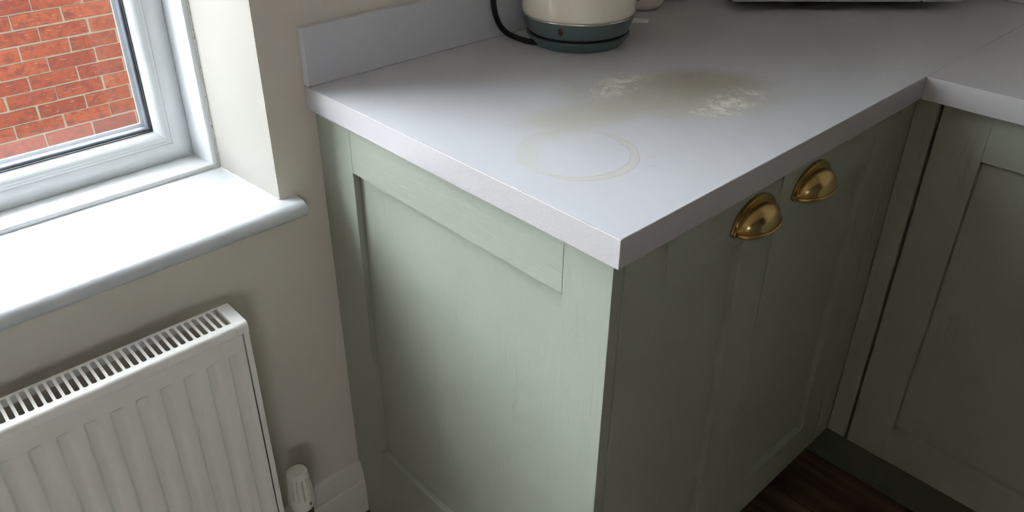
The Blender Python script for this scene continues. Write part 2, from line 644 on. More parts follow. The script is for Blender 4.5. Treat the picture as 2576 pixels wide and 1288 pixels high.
# floor with single planks
fl = structure(MB().box(ROOM_L, XR, ROOM_F, 0, -0.1, -0.006).build('floor', M['subfloor']))
PW, PL = 0.178, 1.22
meshes = {}
ix = 0
x = ROOM_L
while x < XR - 0.01:
    x1 = min(x + PW, XR)
    y = ROOM_F - (ix * 0.43) % PL
    while y < -0.005:
        y0, y1 = max(y, ROOM_F), min(y + PL, 0.0)
        if y1 - y0 > 0.03:
            key = (round(x1 - x, 4), round(y1 - y0, 4))
            if key not in meshes:
                o = MB().box(0.0005, x1 - x - 0.0005, 0.0005, y1 - y0 - 0.0005, -0.006, 0.0, 0.0008, 1).build('plank', M['plank'], fl)
                meshes[key] = o.data
            else:
                o = link(bpy.data.objects.new('plank', meshes[key]), fl)
            o.location = (x, y0, 0)
        y += PL
    x += PW
    ix += 1

# skirting along the window wall up to the end panel, and along the left wall
SK = [(0, 0), (-0.018, 0), (-0.018, 0.080), (-0.0165, 0.084), (-0.0145, 0.0855), (-0.0150, 0.089), (-0.0155, 0.096),
      (-0.0140, 0.105), (-0.0115, 0.112), (-0.0100, 0.1145), (-0.0095, 0.119), (-0.0070, 0.1255), (-0.0035, 0.1285), (0, 0.129)]
structure(MB().prism(SK, 'x', ROOM_L, XE + 0.004).build('baseboard_back', M['skirting'], smooth=True, angle=25))
structure(MB().prism([(ROOM_L - y, z) for y, z in SK], 'y', ROOM_F, -0.018).build('baseboard_left', M['skirting'], smooth=True, angle=25))

# ------------------------------------------------------------------ window
YF = 0.176          # room side of the frame
YS = 0.231          # room side of the sashes
YO = 0.262
FX0, FX1, FZ0, FZ1 = WX0 + 0.006, -0.0785, SILL - 0.004, WZ1 - 0.004
win = bpy.data.objects.new('window_1', None)
win.location = (0, 0, 0)
win['kind'] = 'structure'
link(win)
fr = MB()
# jambs and rails of the outer frame, drawn as sections that taper towards the sash
def rail_x(z_edge, s, x0, x1, name_bm):      # horizontal; s=+1 bottom rail, -1 head
    e = z_edge
    name_bm.prism([(YF + 0.0015, e - s * 0.0), (YF, e + s * 0.0085), (YF + 0.0010, e + s * 0.0108), (YF + 0.0040, e + s * 0.0122), (YS + 0.002, e + s * 0.0130), (YS + 0.03, e + s * 0.0130),
                   (YS + 0.03, e - s * 0.0)], 'x', x0, x1)
rail_x(FZ0 + 0.0005, 1, FX0, FX1, fr)
rail_x(FZ1, -1, FX0, FX1, fr)
def jamb_z(x_edge, s, z0, z1, bmx):          # s=-1 right jamb, +1 left jamb
    e = x_edge
    bmx.prism([(e, YF + 0.0015), (e + s * 0.0085, YF), (e + s * 0.0108, YF + 0.001), (e + s * 0.0122, YF + 0.004), (e + s * 0.0195, YS + 0.002), (e + s * 0.0195, YS + 0.03), (e, YS + 0.03)], 'z', z0, z1)
jamb_z(FX1, -1, FZ0, FZ1, fr)
jamb_z(FX0, 1, FZ0, FZ1, fr)
XM = -0.690          # mullion
XM2 = -1.292
for xm in (XM, XM2):
    fr.prism([(xm - 0.022, YF), (xm + 0.022, YF), (xm + 0.030, YS + 0.002), (xm + 0.030, YS + 0.03), (xm - 0.030, YS + 0.03), (xm - 0.030, YS + 0.002)], 'z', FZ0 + 0.01, FZ1 - 0.01)
# outer part of the frame behind the sash
fr.box(FX0, FX1, YS + 0.028, YS + 0.068, FZ0, FZ0 + 0.030)
fr.box(FX0, FX1, YS + 0.028, YS + 0.068, FZ1 - 0.030, FZ1)
fr.box(FX0, FX0 + 0.03, YS + 0.028, YS + 0.068, FZ0, FZ1)
fr.box(FX1 - 0.03, FX1, YS + 0.028, YS + 0.068, FZ0, FZ1)
fr.build('frame', M['upvc'], win, smooth=True, angle=30)

def sash(x0, x1, z0, z1):
    """mitred casement: flat face, hairline, rounded bead, gasket, double glazing"""
    s = MB()
    prof = [(0.0, 0.0315), (0.0, 0.0015), (0.0006, 0.0), (0.0295, 0.0), (0.0302, 0.0012), (0.0302, 0.0022)]      # (inset, depth)
    bead = [(0.0302, 0.0022), (0.0304, 0.0008), (0.0310, 0.0004), (0.0350, 0.0004), (0.0356, 0.0012), (0.0362, 0.0006), (0.0385, 0.0010), (0.0430, 0.0045), (0.0470, 0.0095),
            (0.0492, 0.0130), (0.0497, 0.0150), (0.0505, 0.0156), (0.0513, 0.0160), (0.0513, 0.020)]
    gask = [(0.0513, 0.0175), (0.0528, 0.0172), (0.0532, 0.0190), (0.0532, 0.0205)]
    def ring(mb, P, d0=YS):
        rows = []
        for i, dd in P:
            y = d0 + dd
            rows.append([(x0 + i, y, z0 + i), (x1 - i, y, z0 + i), (x1 - i, y, z1 - i), (x0 + i, y, z1 - i), (x0 + i, y, z0 + i)])
        # each side separately so the mitre stays crisp
        for k in range(4):
            mb.grid([[r[k], r[k + 1]] for r in rows])
    ring(s, prof)
    o = s.build('sash', M['upvc'], win, smooth=True, angle=30)
    b = MB(); ring(b, bead); b.build('glazing_bead', M['upvc'], o, smooth=True, angle=30)
    g = MB(); ring(g, gask); g.build('gasket', M['gasket'], o)
    # spacer bar between the panes
    sp = MB(); ring(sp, [(0.0500, 0.0225), (0.0555, 0.0225), (0.0570, 0.0245), (0.0570, 0.0360), (0.0560, 0.0375), (0.0500, 0.0375)])
    sp.build('spacer_bar', M['spacer'], o, smooth=True)
    # outer rebate of the sash, white
    ou = MB(); ring(ou, [(0.0, 0.0300), (0.0545, 0.0425), (0.0605, 0.0430), (0.0612, 0.0440), (0.0560, 0.0560), (0.010, 0.070), (0.0, 0.070), (0.0, 0.03)])
    ou.build('outer_bead', M['upvc'], o)
    for yy in (0.0205, 0.0385):
        MB().box(x0 + 0.045, x1 - 0.045, YS + yy, YS + yy + 0.002, z0 + 0.045, z1 - 0.045).build('pane', M['glass'], o)
    # thin dark weld line of the mitres
    return o

Z0S, Z1S = FZ0 + 0.0138, FZ1 - 0.0135
sash(XM + 0.0305, FX1 - 0.0200, Z0S, Z1S)
sash(XM2 + 0.0305, XM - 0.0305, Z0S, Z1S)
sash(FX0 + 0.0200, XM2 - 0.0305, Z0S, Z1S)
# casement handle on the sash beside the mullion (outside the frame of the photo)
h = MB()
h.box(XM + 0.036, XM + 0.054, YS - 0.012, YS + 0.001, 1.30, 1.36, 0.003)
h.box(XM + 0.039, XM + 0.051, YS - 0.040, YS - 0.028, 1.24, 1.35, 0.004)
h.box(XM + 0.040, XM + 0.050, YS - 0.032, YS - 0.010, 1.325, 1.345, 0.002)
h.build('sash_handle', M['upvc'], win)

# window board with a bullnose and a horn past the reveal
sb = MB()
r = 0.0135
nose = []
for k in range(9):
    a_ = pi / 2 + pi * k / 8
    nose.append((-0.0375 + r + r * cos(a_), SILL - r + r * sin(a_)))
n0 = [(0.0, SILL)] + nose + [(0.0, SILL - 2 * r)]
sb.prism(n0, 'x', WX0 - 0.045, -0.0385, 0.0)
sb.prism([(WX0, 0.0), (WX1, 0.0), (WX1 - 0.0145, 0.17), (WX1 - 0.0145, YF + 0.004), (WX0, YF + 0.004)], 'z', SILL - 2 * r, SILL)
sill = structure(sb.build('trim_1', M['gloss_white'], smooth=True, angle=40))
sill['label'] = 'white gloss window board with rounded front edge'
# old caulk: sill to reveal and reveal to frame
def caulk(p0, p1, rad, parent, n=40):
    P0, P1 = Vector(p0), Vector(p1)
    pts, rs = [], []
    for i in range(n + 1):
        t = i / n
        p = P0.lerp(P1, t) + Vector((random.uniform(-1, 1), random.uniform(-1, 1), random.uniform(-1, 1))) * rad * 0.22
        pts.append(p)
        rs.append(rad * random.uniform(0.75, 1.15))
    return MB().tube(pts, rs, 6).build('caulk_bead', M['caulk'], parent, smooth=True, angle=60)
caulk((WX1 - 0.001, 0.002, SILL), (WX1 - 0.0150, YF, SILL), 0.0016, sill)
caulk((FX1 - 0.001, YF, SILL + 0.0005), (FX1 - 0.09, YF, SILL + 0.0003), 0.0012, sill, 16)
caulk((WX1 - 0.0146, YF - 0.0005, SILL), (WX1 - 0.0146, YF - 0.0005, SILL + 0.45), 0.0019, win, 60)

# ------------------------------------------------------------------ neighbour's brick wall and the ground between
YB = 3.25
nb = structure(MB().box(-5.0, 6.0, YB + 0.006, YB + 0.30, -1.0, 1.32).build('wall_opposite', M['far_brick']))
mortar = MB().box(-0.74, 1.80, YB + 0.0035, YB + 0.02, -0.86, 1.10).build('mortar_bed', M['mortar'], nb)
BL, BH, MOD, CRS = 0.2180, 0.0650, 0.2285, 0.0742
def brick_mesh(seed):
    rnd = random.Random(seed)
    o = MB()
    o.box(0, BL, -0.003, 0.05, 0, BH, 0.0022, 1)
    for v in o.bm.verts:
        v.co.x += rnd.uniform(-0.0015, 0.0015)
        v.co.z += rnd.uniform(-0.0012, 0.0012)
        if v.co.y < 0.01:
            v.co.y += rnd.uniform(-0.0012, 0.0012)
    return o
protos = []
count = 0
for c in range(-15, 11):
    zc = 0.2905 + c * CRS
    xs = 0.2625 if c % 2 == 0 else 0.3685
    for k in range(-4, 7):
        xb = xs + k * MOD + 0.0052
        if xb < -0.72 or xb + BL > 1.79:
            continue
        if len(protos) < 6:
            o = brick_mesh(len(protos) + 3).build('brick', M['brick'], nb)
            protos.append(o.data)
        else:
            o = link(bpy.data.objects.new('brick', random.choice(protos)), nb)
        o.location = (xb + random.uniform(-0.002, 0.002), YB + random.uniform(-0.0015, 0.0015), zc - BH / 2 + random.uniform(-0.0015, 0.0015))
        count += 1
structure(MB().box(-5, 6, 0.30, YB + 0.3, -1.05, -0.95).build('ground', M['concrete']))

# ------------------------------------------------------------------ worktop
wt = thing('worktop', 'pale grey L-shaped laminate worktop with a cup ring and pale stain', 'worktop', (0, 0, 0))
g = 0.0002
MB().box(0.0012, WI - g, -D + 0.0012, -0.0005, ZB, ZT).build('slab', M['laminate'], wt)
MB().box(WI + g, XR - 0.0005, -D + g, -0.0005, ZB, ZT).build('slab', M['laminate'], wt)
MB().box(WI + 0.0012, XR - 0.0005, -2.30, -D - g, ZB, ZT).build('slab', M['laminate'], wt)
MB().box(0.0, 0.0012, -D, -0.0005, ZB, ZT, 0.0009, 3).build('edge_strip', M['edging'], wt)['label'] = 'pebbled edging on the left end'
MB().box(0.0012, WI, -D, -D + 0.0012, ZB, ZT, 0.0009, 3).build('edge_strip', M['edging'], wt)
MB().box(WI, WI + 0.0012, -2.30, -D, ZB, ZT, 0.0009, 3).build('edge_strip', M['edging'], wt)

# upstands
U = 0.0146
up = tag(MB().box(0.001, XR - U - 0.0004, -U, -0.0005, ZT + 0.0002, ZT + 0.0876, 0.0012, 2).build('upstand', M['laminate_plain']),
         'grey upstand along the wall behind the kettle', 'upstand')
tag(MB().box(XR - U, XR - 0.0005, -2.30, -0.0005, ZT + 0.0002, ZT + 0.0876, 0.0012, 2).build('upstand', M['laminate_plain']),
    'grey upstand along the right hand wall beside the microwave', 'upstand')

# ------------------------------------------------------------------ shaker fronts
REC = 0.0115


def front_members(parent, axis, plane, sgn, a0, a1, z0, z1, st, rl, th=0.020, kid=True):
    """stiles, rails (and nothing else) of a shaker front.
    axis 'x': front spans x at y=plane facing -y; axis 'y': spans y at x=plane facing -x"""
    def bx(n, m, u0, u1, w0, w1, dep0, dep1, bev):
        mb = MB()
        if axis == 'x':
            mb.box(u0, u1, plane + dep0, plane + dep1, w0, w1, bev, 2)
        else:
            mb.box(plane + dep0, plane + dep1, u0, u1, w0, w1, bev, 2)
        return mb.build(n, m, parent)
    along = M['green_x'] if axis == 'x' else M['green_y']
    e = 0.0004
    bx('stile', M['green_z'], a0, a0 + st[0], z0, z1, 0, th, 0.0005)
    bx('stile', M['green_z'], a1 - st[1], a1, z0, z1, 0, th, 0.0005)
    bx('rail', along, a0 + st[0] + e, a1 - st[1] - e, z1 - rl[1], z1, 0.0, th, 0.0005)
    bx('rail', along, a0 + st[0] + e, a1 - st[1] - e, z0, z0 + rl[0], 0.0, th, 0.0005)


def panel_bm(axis, plane, a0, a1, z0, z1):
    mb = MB()
    if axis == 'x':
        mb.box(a0, a1, plane + REC, plane + REC + 0.006, z0, z1)
    else:
        mb.box(plane + REC, plane + REC + 0.006, a0, a1, z0, z1)
    return mb


ZTOP = 0.8680
RT, RB = 0.0760, 0.0790


def door(parent, axis, plane, a0, a1, st=0.0745):
    d = panel_bm(axis, plane, a0 + st + 0.0009, a1 - st - 0.0009, ZD + RB + 0.0009, ZTOP - RT - 0.0006).build('door', M['green_z'], parent)
    front_members(d, axis, plane, 1, a0, a1, ZD, ZTOP, (st, st), (RB, RT))
    return d


def cup_handle(parent, cx, plane, zb):
    """antique cup pull: flanged half-round backplate, quarter-dome hood, rolled lip"""
    hw, hh, dep = 0.0455, 0.0345, 0.0265
    mb = MB()
    # flat flange
    n = 36
    out, inn = [], []
    for k in range(n + 1):
        t = pi * k / n
        s = abs(sin(t)) ** 0.92
        out.append((cx + (hw + 0.0035) * cos(t), zb + (hh + 0.0042) * s))
        inn.append((cx + (hw - 0.0035) * cos(t), zb + (hh - 0.0035) * s))
    ydn = [0.0, -0.0022]
    P = []
    for k in range(n + 1):
        o, i = out[k], inn[k]
        P.append([(o[0], plane, o[1]), (o[0], plane - 0.0020, o[1]), (o[0] * 0.97 + i[0] * 0.03, plane - 0.0030, o[1] * 0.97 + i[1] * 0.03),
                  (o[0] * .5 + i[0] * .5, plane - 0.0034, o[1] * .5 + i[1] * .5), (i[0], plane - 0.0030, i[1])])
    mb.grid(P)
    # hood
    rows = []
    nv = 14
    for j in range(nv + 1):
        f = j / nv * pi / 2
        row = []
        for k in range(n + 1):
            t = pi * k / n
            ca, sa = cos(t), abs(sin(t)) ** 0.92
            # superellipsoid quarter: from the plate rim to the front lip
            x_ = cx + (hw - 0.0035) * ca * (cos(f) ** 0.5 * 0.10 + 0.90 * (1 - (sin(f) ** 2.2) * (1 - abs(ca)) * 0.0))
            rad = cos(f)
            zz = zb + (hh - 0.0035) * sa * rad ** 0.8
            yy = plane - 0.003 - dep * sin(f) * (max(0.0, 1 - ca * ca)) ** 0.42
            row.append((x_, yy, zz))
        rows.append(row)
    mb.grid(rows)
    # rolled lip along the open bottom edge
    lip = []
    for k in range(n + 1):
        t = pi * k / n
        ca = cos(t)
        lip.append((cx + (hw - 0.0035) * ca, plane - 0.003 - dep * (max(0.0, 1 - ca * ca)) ** 0.42, zb))
    mb.tube(lip, 0.0015, 8)
    # little feet at the two ends of the plate
    for s in (-1, 1):
        mb.box(cx + s * (hw - 0.003) - 0.0035, cx + s * (hw - 0.003) + 0.0035, plane - 0.005, plane, zb - 0.003, zb + 0.004, 0.001, 1)
    bmesh.ops.remove_doubles(mb.bm, verts=mb.bm.verts, dist=1e-5)
    bmesh.ops.recalc_face_normals(mb.bm, faces=mb.bm.faces)
    o = mb.build('cup_handle', M['brass'], parent, smooth=True, angle=50)
    o['label'] = 'antique brass cup handle'
    md = o.modifiers.new('thickness', 'SOLIDIFY')
    md.thickness = 0.0012
    md.offset = 1
    return o


# end panel against the window wall
ep = panel_bm('y', XE, -0.5935 + 0.0712 + 0.0006, -0.0008 - 0.0912 - 0.0012, 0.2165 + 0.0009, ZB - 0.0811).build('end_panel', M['green_z'])
tag(ep, 'sage green shaker end panel facing the radiator', 'end panel')
front_members(ep, 'y', XE, 1, -0.5935, -0.0008, 0.0, ZB - 0.0006, (0.0712, 0.0912), (0.2165, 0.0805), th=0.0165)

# base cabinet along the window wall
cab = thing('base_cabinet', 'sage green double-door base cabinet with two brass cup handles', 'cabinet', (0, 0, 0))
MB().box(XE + 0.0180, 0.6885, YD + 0.022, -0.012, ZD + 0.001, ZB - 0.0006).build('carcass', M['carcass'], cab)
d1 = door(cab, 'x', YD, 0.0325, 0.3472)
d2 = door(cab, 'x', YD, 0.3500, 0.6875)
cup_handle(d1, 0.2860, YD, 0.8135)
cup_handle(d2, 0.4290, YD, 0.8135)
MB().box(0.6895, XD + 0.018, YD, YD + 0.018, ZD, ZTOP, 0.001, 1).build('filler_strip', M['green_z'], cab)

# base cabinet on the right run
cab2 = thing('base_cabinet', 'dark sage corner base cabinet under the right hand worktop', 'cabinet', (0, 0, 0))
MB().box(XD + 0.022, XR - 0.012, -1.30, YD - 0.002, ZD + 0.001, ZB - 0.0006).build('carcass', M['carcass'], cab2)
MB().box(XD, XD + 0.018, -0.6305, YD - 0.0006, ZD, ZTOP, 0.001, 1).build('filler_strip', M['green_z'], cab2)
d3 = door(cab2, 'y', XD, -1.2325, -0.6363, 0.0715)
cab3 = thing('base_cabinet', 'sage base cabinet nearest the camera on the right run', 'cabinet', (0, 0, 0))
MB().box(XD + 0.022, XR - 0.012, -2.28, -1.302, ZD + 0.001, ZB - 0.0006).build('carcass', M['carcass'], cab3)
door(cab3, 'y', XD, -1.755, -1.2355, 0.0715)
door(cab3, 'y', XD, -2.275, -1.7575, 0.0715)

# plinths
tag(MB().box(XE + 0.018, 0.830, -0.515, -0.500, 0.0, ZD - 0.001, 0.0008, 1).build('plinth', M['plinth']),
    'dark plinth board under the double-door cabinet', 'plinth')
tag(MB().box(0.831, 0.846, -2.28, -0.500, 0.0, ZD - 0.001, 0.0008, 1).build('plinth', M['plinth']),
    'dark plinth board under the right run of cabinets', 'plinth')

# ------------------------------------------------------------------ radiator
RXR, RXL = -0.1885, -1.192
RY0, RY1, RZT, RZB = -0.029, -0.0925, 0.622, 0.130
rad = thing('radiator', 'white panel radiator with slotted top grille below the window board', 'radiator', (-0.6978, -0.0817, RZB + 0.015))
ro = (0.69, 0.06, -RZB)
# pressed front panel with recessed flutes
PITCH = 0.0333
xs, dx = [], []
k = 0
first = -0.2055
xr = RXR - 0.0105
xs.append((xr, 0.0)); xs.append((xr - 0.001, 0.0))
while True:
    a_ = first - PITCH * k
    if a_ - 0.024 < RXL + 0.012:
        break
    for f, v in ((0.000, 0.0), (0.0018, .12), (0.0036, .5), (0.0054, .88), (0.0072, 1.0), (0.0150, 1.0), (0.0166, .88), (0.0182, .5), (0.0198, .12), (0.0215, 0.0)):
        xs.append((a_ - f, v))
    k += 1
xs.append((RXL + 0.0105, 0.0))
zs = [(0.5985, 0), (0.5765, 0), (0.5750, .12), (0.5725, .5), (0.5700, .88), (0.5680, 1), (0.19, 1), (0.186, .88), (0.184, .5), (0.182, .12), (0.180, 0), (0.145, 0)]
P = []
yf = RY1 + 0.0015
top = [(0.6065, 0.010), (0.6062, 0.005), (0.6050, 0.0032), (0.6030, 0.0026), (0.6010, 0.0006), (0.5998, 0.0)]
for z, dy in top:
    P.append([(x_, yf + dy, z) for x_, _ in xs])
for z, v in zs:
    P.append([(x_, yf + 0.0052 * v * u, z) for x_, u in xs])
P.append([(x_, yf + 0.004, 0.140) for x_, _ in xs])
P.append([(x_, yf + 0.012, 0.138) for x_, _ in xs])
MB().grid(P).build('front_panel', M['radiator'], rad, smooth=True, angle=60, off=ro)
# rear body (water panel seen through the grille) and convector fins
MB().box(RXL + 0.012, RXR - 0.012, RY1 + 0.012, RY1 + 0.022, 0.145, 0.600, 0.002, 1).build('water_panel', M['radiator'], rad, off=ro)
fins = []
zz0, zz1 = 0.17, 0.590
row0, row1 = [], []
xx = RXL + 0.05
i = 0
while xx < -0.238:
    yy = (RY1 + 0.024) if i % 2 == 0 else (RY0 - 0.008)
    row0.append((xx, yy, zz0)); row1.append((xx, yy, zz1))
    if i % 2 == 0:
        row0.append((xx + 0.010, yy, zz0)); row1.append((xx + 0.010, yy, zz1)); xx += 0.0135
    else:
        row0.append((xx + 0.010, yy, zz0)); row1.append((xx + 0.010, yy, zz1)); xx += 0.0135
    i += 1
f_ = MB().grid([row0, row1]).build('convector', M['fin'], rad, off=ro)
f_['label'] = 'grey folded convector sheet behind the slots'
sol = f_.modifiers.new('sheet', 'SOLIDIFY'); sol.thickness = 0.0006
# grille: frame + single slats
gr = MB()
sy0, sy1 = -0.0345, -0.0812
gx0, gx1 = RXL + 0.0185, -0.2075
gr.box(gx0, gx1, RY0 - 0.0003, sy0, RZT - 0.0022, RZT - 0.0004, 0.0005, 1)
# back lip goes down, front lip rolls over and down
gr.prism([(RY0 - 0.0014, RZT - 0.0022), (RY0, RZT - 0.0015), (RY0, RZT - 0.016), (RY0 - 0.0014, RZT - 0.016)], 'x', gx0, gx1)
fl_ = [(sy1, RZT - 0.0022), (sy1, RZT - 0.0004)]
for k in range(7):
    a_ = pi / 2 + (pi / 2) * k / 6
    fl_.append((RY1 + 0.0045 + 0.0055 * cos(a_) - 0.0, RZT - 0.0059 + 0.0055 * sin(a_)))
fl_ += [(RY1 - 0.001, RZT - 0.0155), (RY1 + 0.0005, RZT - 0.0155), (RY1 + 0.0008, RZT - 0.006), (RY1 + 0.004, RZT - 0.0026)]
gr.prism(fl_, 'x', gx0, gx1)
grille = gr.build('grille', M['radiator_grille'], rad, smooth=True, angle=40, off=ro)
SP = 0.01076
nsl = int((-0.2070 - gx0) / SP)
sl0 = None
for k in range(nsl):
    xc = -0.2062 - 0.00385 + 0.0 - SP * k - 0.00690 - 0.0003
    # bar between slot k and slot k+1
    if sl0 is None:
        m_ = MB()
        m_.box(-0.00205, 0.00205, sy1 - 0.001, sy0 + 0.001, -0.0022, -0.0004, 0.0004, 1)
        # small rounded fillets at the slot ends
        for s in (-1, 1):
            m_.prism([(s * 0.0019, sy1 + 0.0002), (s * 0.0050, sy1 + 0.0002), (s * 0.0034, sy1 + 0.0006), (s * 0.0019, sy1 + 0.0022)][::s], 'z', -0.0021, -0.0006)
            m_.prism([(s * 0.0019, sy0 - 0.0002), (s * 0.0050, sy0 - 0.0002), (s * 0.0034, sy0 - 0.0006), (s * 0.0019, sy0 - 0.0022)][::-s], 'z', -0.0021, -0.0006)
        bmesh.ops.recalc_face_normals(m_.bm, faces=m_.bm.faces)
        o = m_.build('slat', M['radiator_grille'], grille, off=(0, 0.06, 0))
        sl0 = o.data
    else:
        o = link(bpy.data.objects.new('slat', sl0), grille)
    o.location = (xc + 0.69, 0, RZT - RZB)
# plastic end caps over the top corners, and side panels
for s, xa, xb in ((1, -0.2072, RXR), (-1, RXL + 0.0187, RXL)):
    m_ = MB()
    lo, hi = min(xa, xb), max(xa, xb)
    m_.prism([(RY0 + 0.0006, RZT - 0.016)] + [(RY0 - 0.004 + 0.0046 * cos(t), RZT - 0.0042 + 0.0046 * sin(t)) for t in (0, .4, .8, 1.2, pi / 2)] +
             [(RY1 + 0.005 + 0.0065 * cos(t), RZT - 0.0061 + 0.0065 * sin(t)) for t in (pi / 2, 1.9, 2.3, 2.7, pi)] +
             [(RY1 - 0.0015, RZT - 0.0165), (RY1 + 0.003, RZT - 0.0165), (RY1 + 0.003, RZT - 0.008), (RY0 - 0.004, RZT - 0.008), (RY0 - 0.004, RZT - 0.016)], 'x', lo, hi, 0.0007)
    m_.build('end_cap', M['radiator_grille'], rad, smooth=True, angle=40, off=ro)
    xo = RXR if s > 0 else RXL
    m2 = MB()
    m2.box(min(xo, xo - s * 0.0018), max(xo, xo - s * 0.0018), RY1 + 0.001, RY0, 0.150, RZT - 0.010, 0.0006, 1)
    m2.box(min(xo - s * 0.0085, xo), max(xo - s * 0.0085, xo), RY1 + 0.0002, RY1 + 0.0022, 0.150, RZT - 0.0155, 0.0006, 1)
    m2.build('side_panel', M['radiator'], rad, off=ro)
# wall brackets and pipe tail
MB().box(-0.36, -0.33, RY0 - 0.01, 0.0210, 0.2, 0.55, 0.001, 1).build('bracket', M['radiator'], rad, off=ro)
MB().box(-1.05, -1.02, RY0 - 0.01, 0.0210, 0.2, 0.55, 0.001, 1).build('bracket', M['radiator'], rad, off=ro)

# thermostatic valve: head, collar, body, tail, pipe
VX, VY = -0.1487, -0.0800
tv = thing('radiator_valve', 'white thermostatic valve with ribbed head beside the radiator', 'valve', (VX, VY, 0.0215))
hd = MB()
n = 56
prof = [(0.0, .2545), (0.0040, .2545), (0.0042, .2535), (0.0052, .2535), (0.0054, .2548), (0.0075, .2548), (0.0077, .2540), (0.0088, .2540), (0.0090, .2550), (0.0150, .2550),
        (0.0172, .2540), (0.0182, .2515), (0.0186, .2480)]
hd.lathe(prof, n=n)
rows = []
for zi in range(9):
    t = zi / 8
    z = (.2480, .2474, .240, .232, .224, .216, .208, .2016, .2010)[zi]
    t = (.2480 - z) / 0.047
    rr = 0.0186 + 0.0040 * t
    row = []
    for k in range(n * 2 + 1):
        a_ = 2 * pi * k / (n * 2)
        gd = 0.0 if zi in (0,) else 0.0075 * (1 if (k % 8) in (0, 1, 2) else 0) * (1 if zi < 8 else 0)
        rad_ = rr - gd
        row.append((rad_ * cos(a_), rad_ * sin(a_), z))
    rows.append(row)
hd.grid(rows)
hd.lathe([(0.0226, .201), (0.0230, .195), (0.0230, .186), (0.0224, .181), (0.0205, .1745), (0.0180, .1715), (0.0, .1715)], n=n)
head = hd.build('valve_head', M['valve_white'], tv, smooth=True, angle=40)
mk = MB()
# small dark drop-shaped setting mark on the barrel, facing the room
am = RAD(-78)
pts = []
for k in range(13):
    t = 2 * pi * k / 12
    u, v_ = 0.0017 * sin(t) * (1.0 if cos(t) > 0 else 1 + 0.4 * cos(t)), 0.0030 * cos(t)
    pts.append(Vector((0.02325 * cos(am) - u * sin(am), 0.02325 * sin(am) + u * cos(am), 0.1915 + v_)))
mk.tube(pts, 0.0007, 6, cap=False)
mk.build('setting_mark', M['valve_dark'], tv)
MB().lathe([(0.0, .1715), (0.0172, .1712), (0.0178, .168), (0.0170, .146), (0.0150, .142), (0.0, .142)], n=40).build('collar', M['valve_dark'], tv, smooth=True)
vb = MB()
vb.lathe([(0.0, .142), (0.011, .142), (0.011, .118), (0.0135, .117), (0.0135, .104), (0.009, .103), (0.0075, .100), (0.0075, -0.0213), (0.0, -0.0213)], n=32)
vb.tube([(0.002, 0, .128), (-0.030, 0, .128), (-0.031, 0, .128), (-0.060, 0, .128)], [0.009, 0.009, 0.012, 0.012], 20)
vb.build('valve_body', M['chrome'], tv, smooth=True)

# ------------------------------------------------------------------ kettle
KX, KY = 0.4632, -0.1246
base = thing('power_base', 'grey teal power base with black flex under the cream kettle', 'power base', (KX, KY, ZT))
MB().lathe([(0, 0.0004), (0.0755, 0.0004), (0.0775, 0.0026), (0.0855, 0.0140), (0.0876, 0.0160), (0.0876, 0.0172), (0.0862, 0.0180), (0.080, 0.0184), (0, 0.0184)], n=96).build('plate', M['teal'], base, smooth=True, angle=30)
MB().lathe([(0, 0.0180), (0.0828, 0.0180), (0.0828, 0.0222), (0, 0.0222)], n=96).build('gap_shade_ring', M['black'], base, smooth=True, angle=30)  # black core painted as the shade in the gap under the kettle
c_pts = spline([(0.4300, -0.1050, .9160), (0.4020, -0.1080, .9162), (0.3880, -0.0945, .9158), (0.3845, -0.0780, .9154), (0.3845, -0.0560, .9156),
                (0.3800, -0.0365, .9205), (0.3710, -0.0285, .9340), (0.3640, -0.0255, .9530), (0.3610, -0.0235, .9780), (0.3640, -0.0235, 1.010), (0.3740, -0.0260, 1.050), (0.3800, -0.0300, 1.085), (0.3800, -0.0260, 1.110)], 8)
MB().tube(c_pts, 0.0047, 12).build('power_cord', M['black'], base, smooth=True, angle=60, off=(-KX, -KY, -ZT))
pl = MB().box(0.357, 0.403, -0.034, -0.0092, 1.105, 1.155, 0.006, 2).build('plug', M['black'], base, off=(-KX, -KY, -ZT))

kt = thing('kettle', 'cream electric kettle with grey teal foot and chrome trim ring', 'kettle', (KX, KY, ZT))
MB().lathe([(0.0, 0.0224), (0.0835, 0.0224), (0.0850, 0.0232), (0.0864, 0.0250), (0.0887, 0.0320), (0.0945, 0.0492), (0.0940, 0.0503), (0, 0.0503)], n=96).build('foot', M['teal'], kt, smooth=True, angle=30)
MB().lathe([(0.090, 0.0500), (0.0950, 0.0500), (0.0960, 0.0508), (0.0962, 0.0520), (0.0955, 0.0530), (0.090, 0.0534)], n=96).build('trim_ring', M['chrome'], kt, smooth=True, angle=60)
MB().lathe([(0.0, 0.0534), (0.0935, 0.0534), (0.0955, 0.0545), (0.0966, 0.0580), (0.0970, 0.0630), (0.0962, 0.0740), (0.0945, 0.0900), (0.0905, 0.1200), (0.0860, 0.1500), (0.0805, 0.1800), (0.0750, 0.2050), (0.0720, 0.2140), (0.0, 0.2140)],
           n=96).build('body', M['cream'], kt, smooth=True, angle=30)
ld = MB().lathe([(0.0, 0.2142), (0.0715, 0.2142), (0.0725, 0.2165), (0.066, 0.2260), (0.050, 0.2340), (0.030, 0.2380), (0.0, 0.2390)], n=72).build('lid', M['teal'], kt, smooth=True, angle=30)
MB().lathe([(0.0, 0.2385), (0.006, 0.2385), (0.007, 0.246), (0.013, 0.250), (0.014, 0.256), (0.010, 0.261), (0.0, 0.263)], n=40).build('knob', M['chrome'], ld, smooth=True, angle=40)
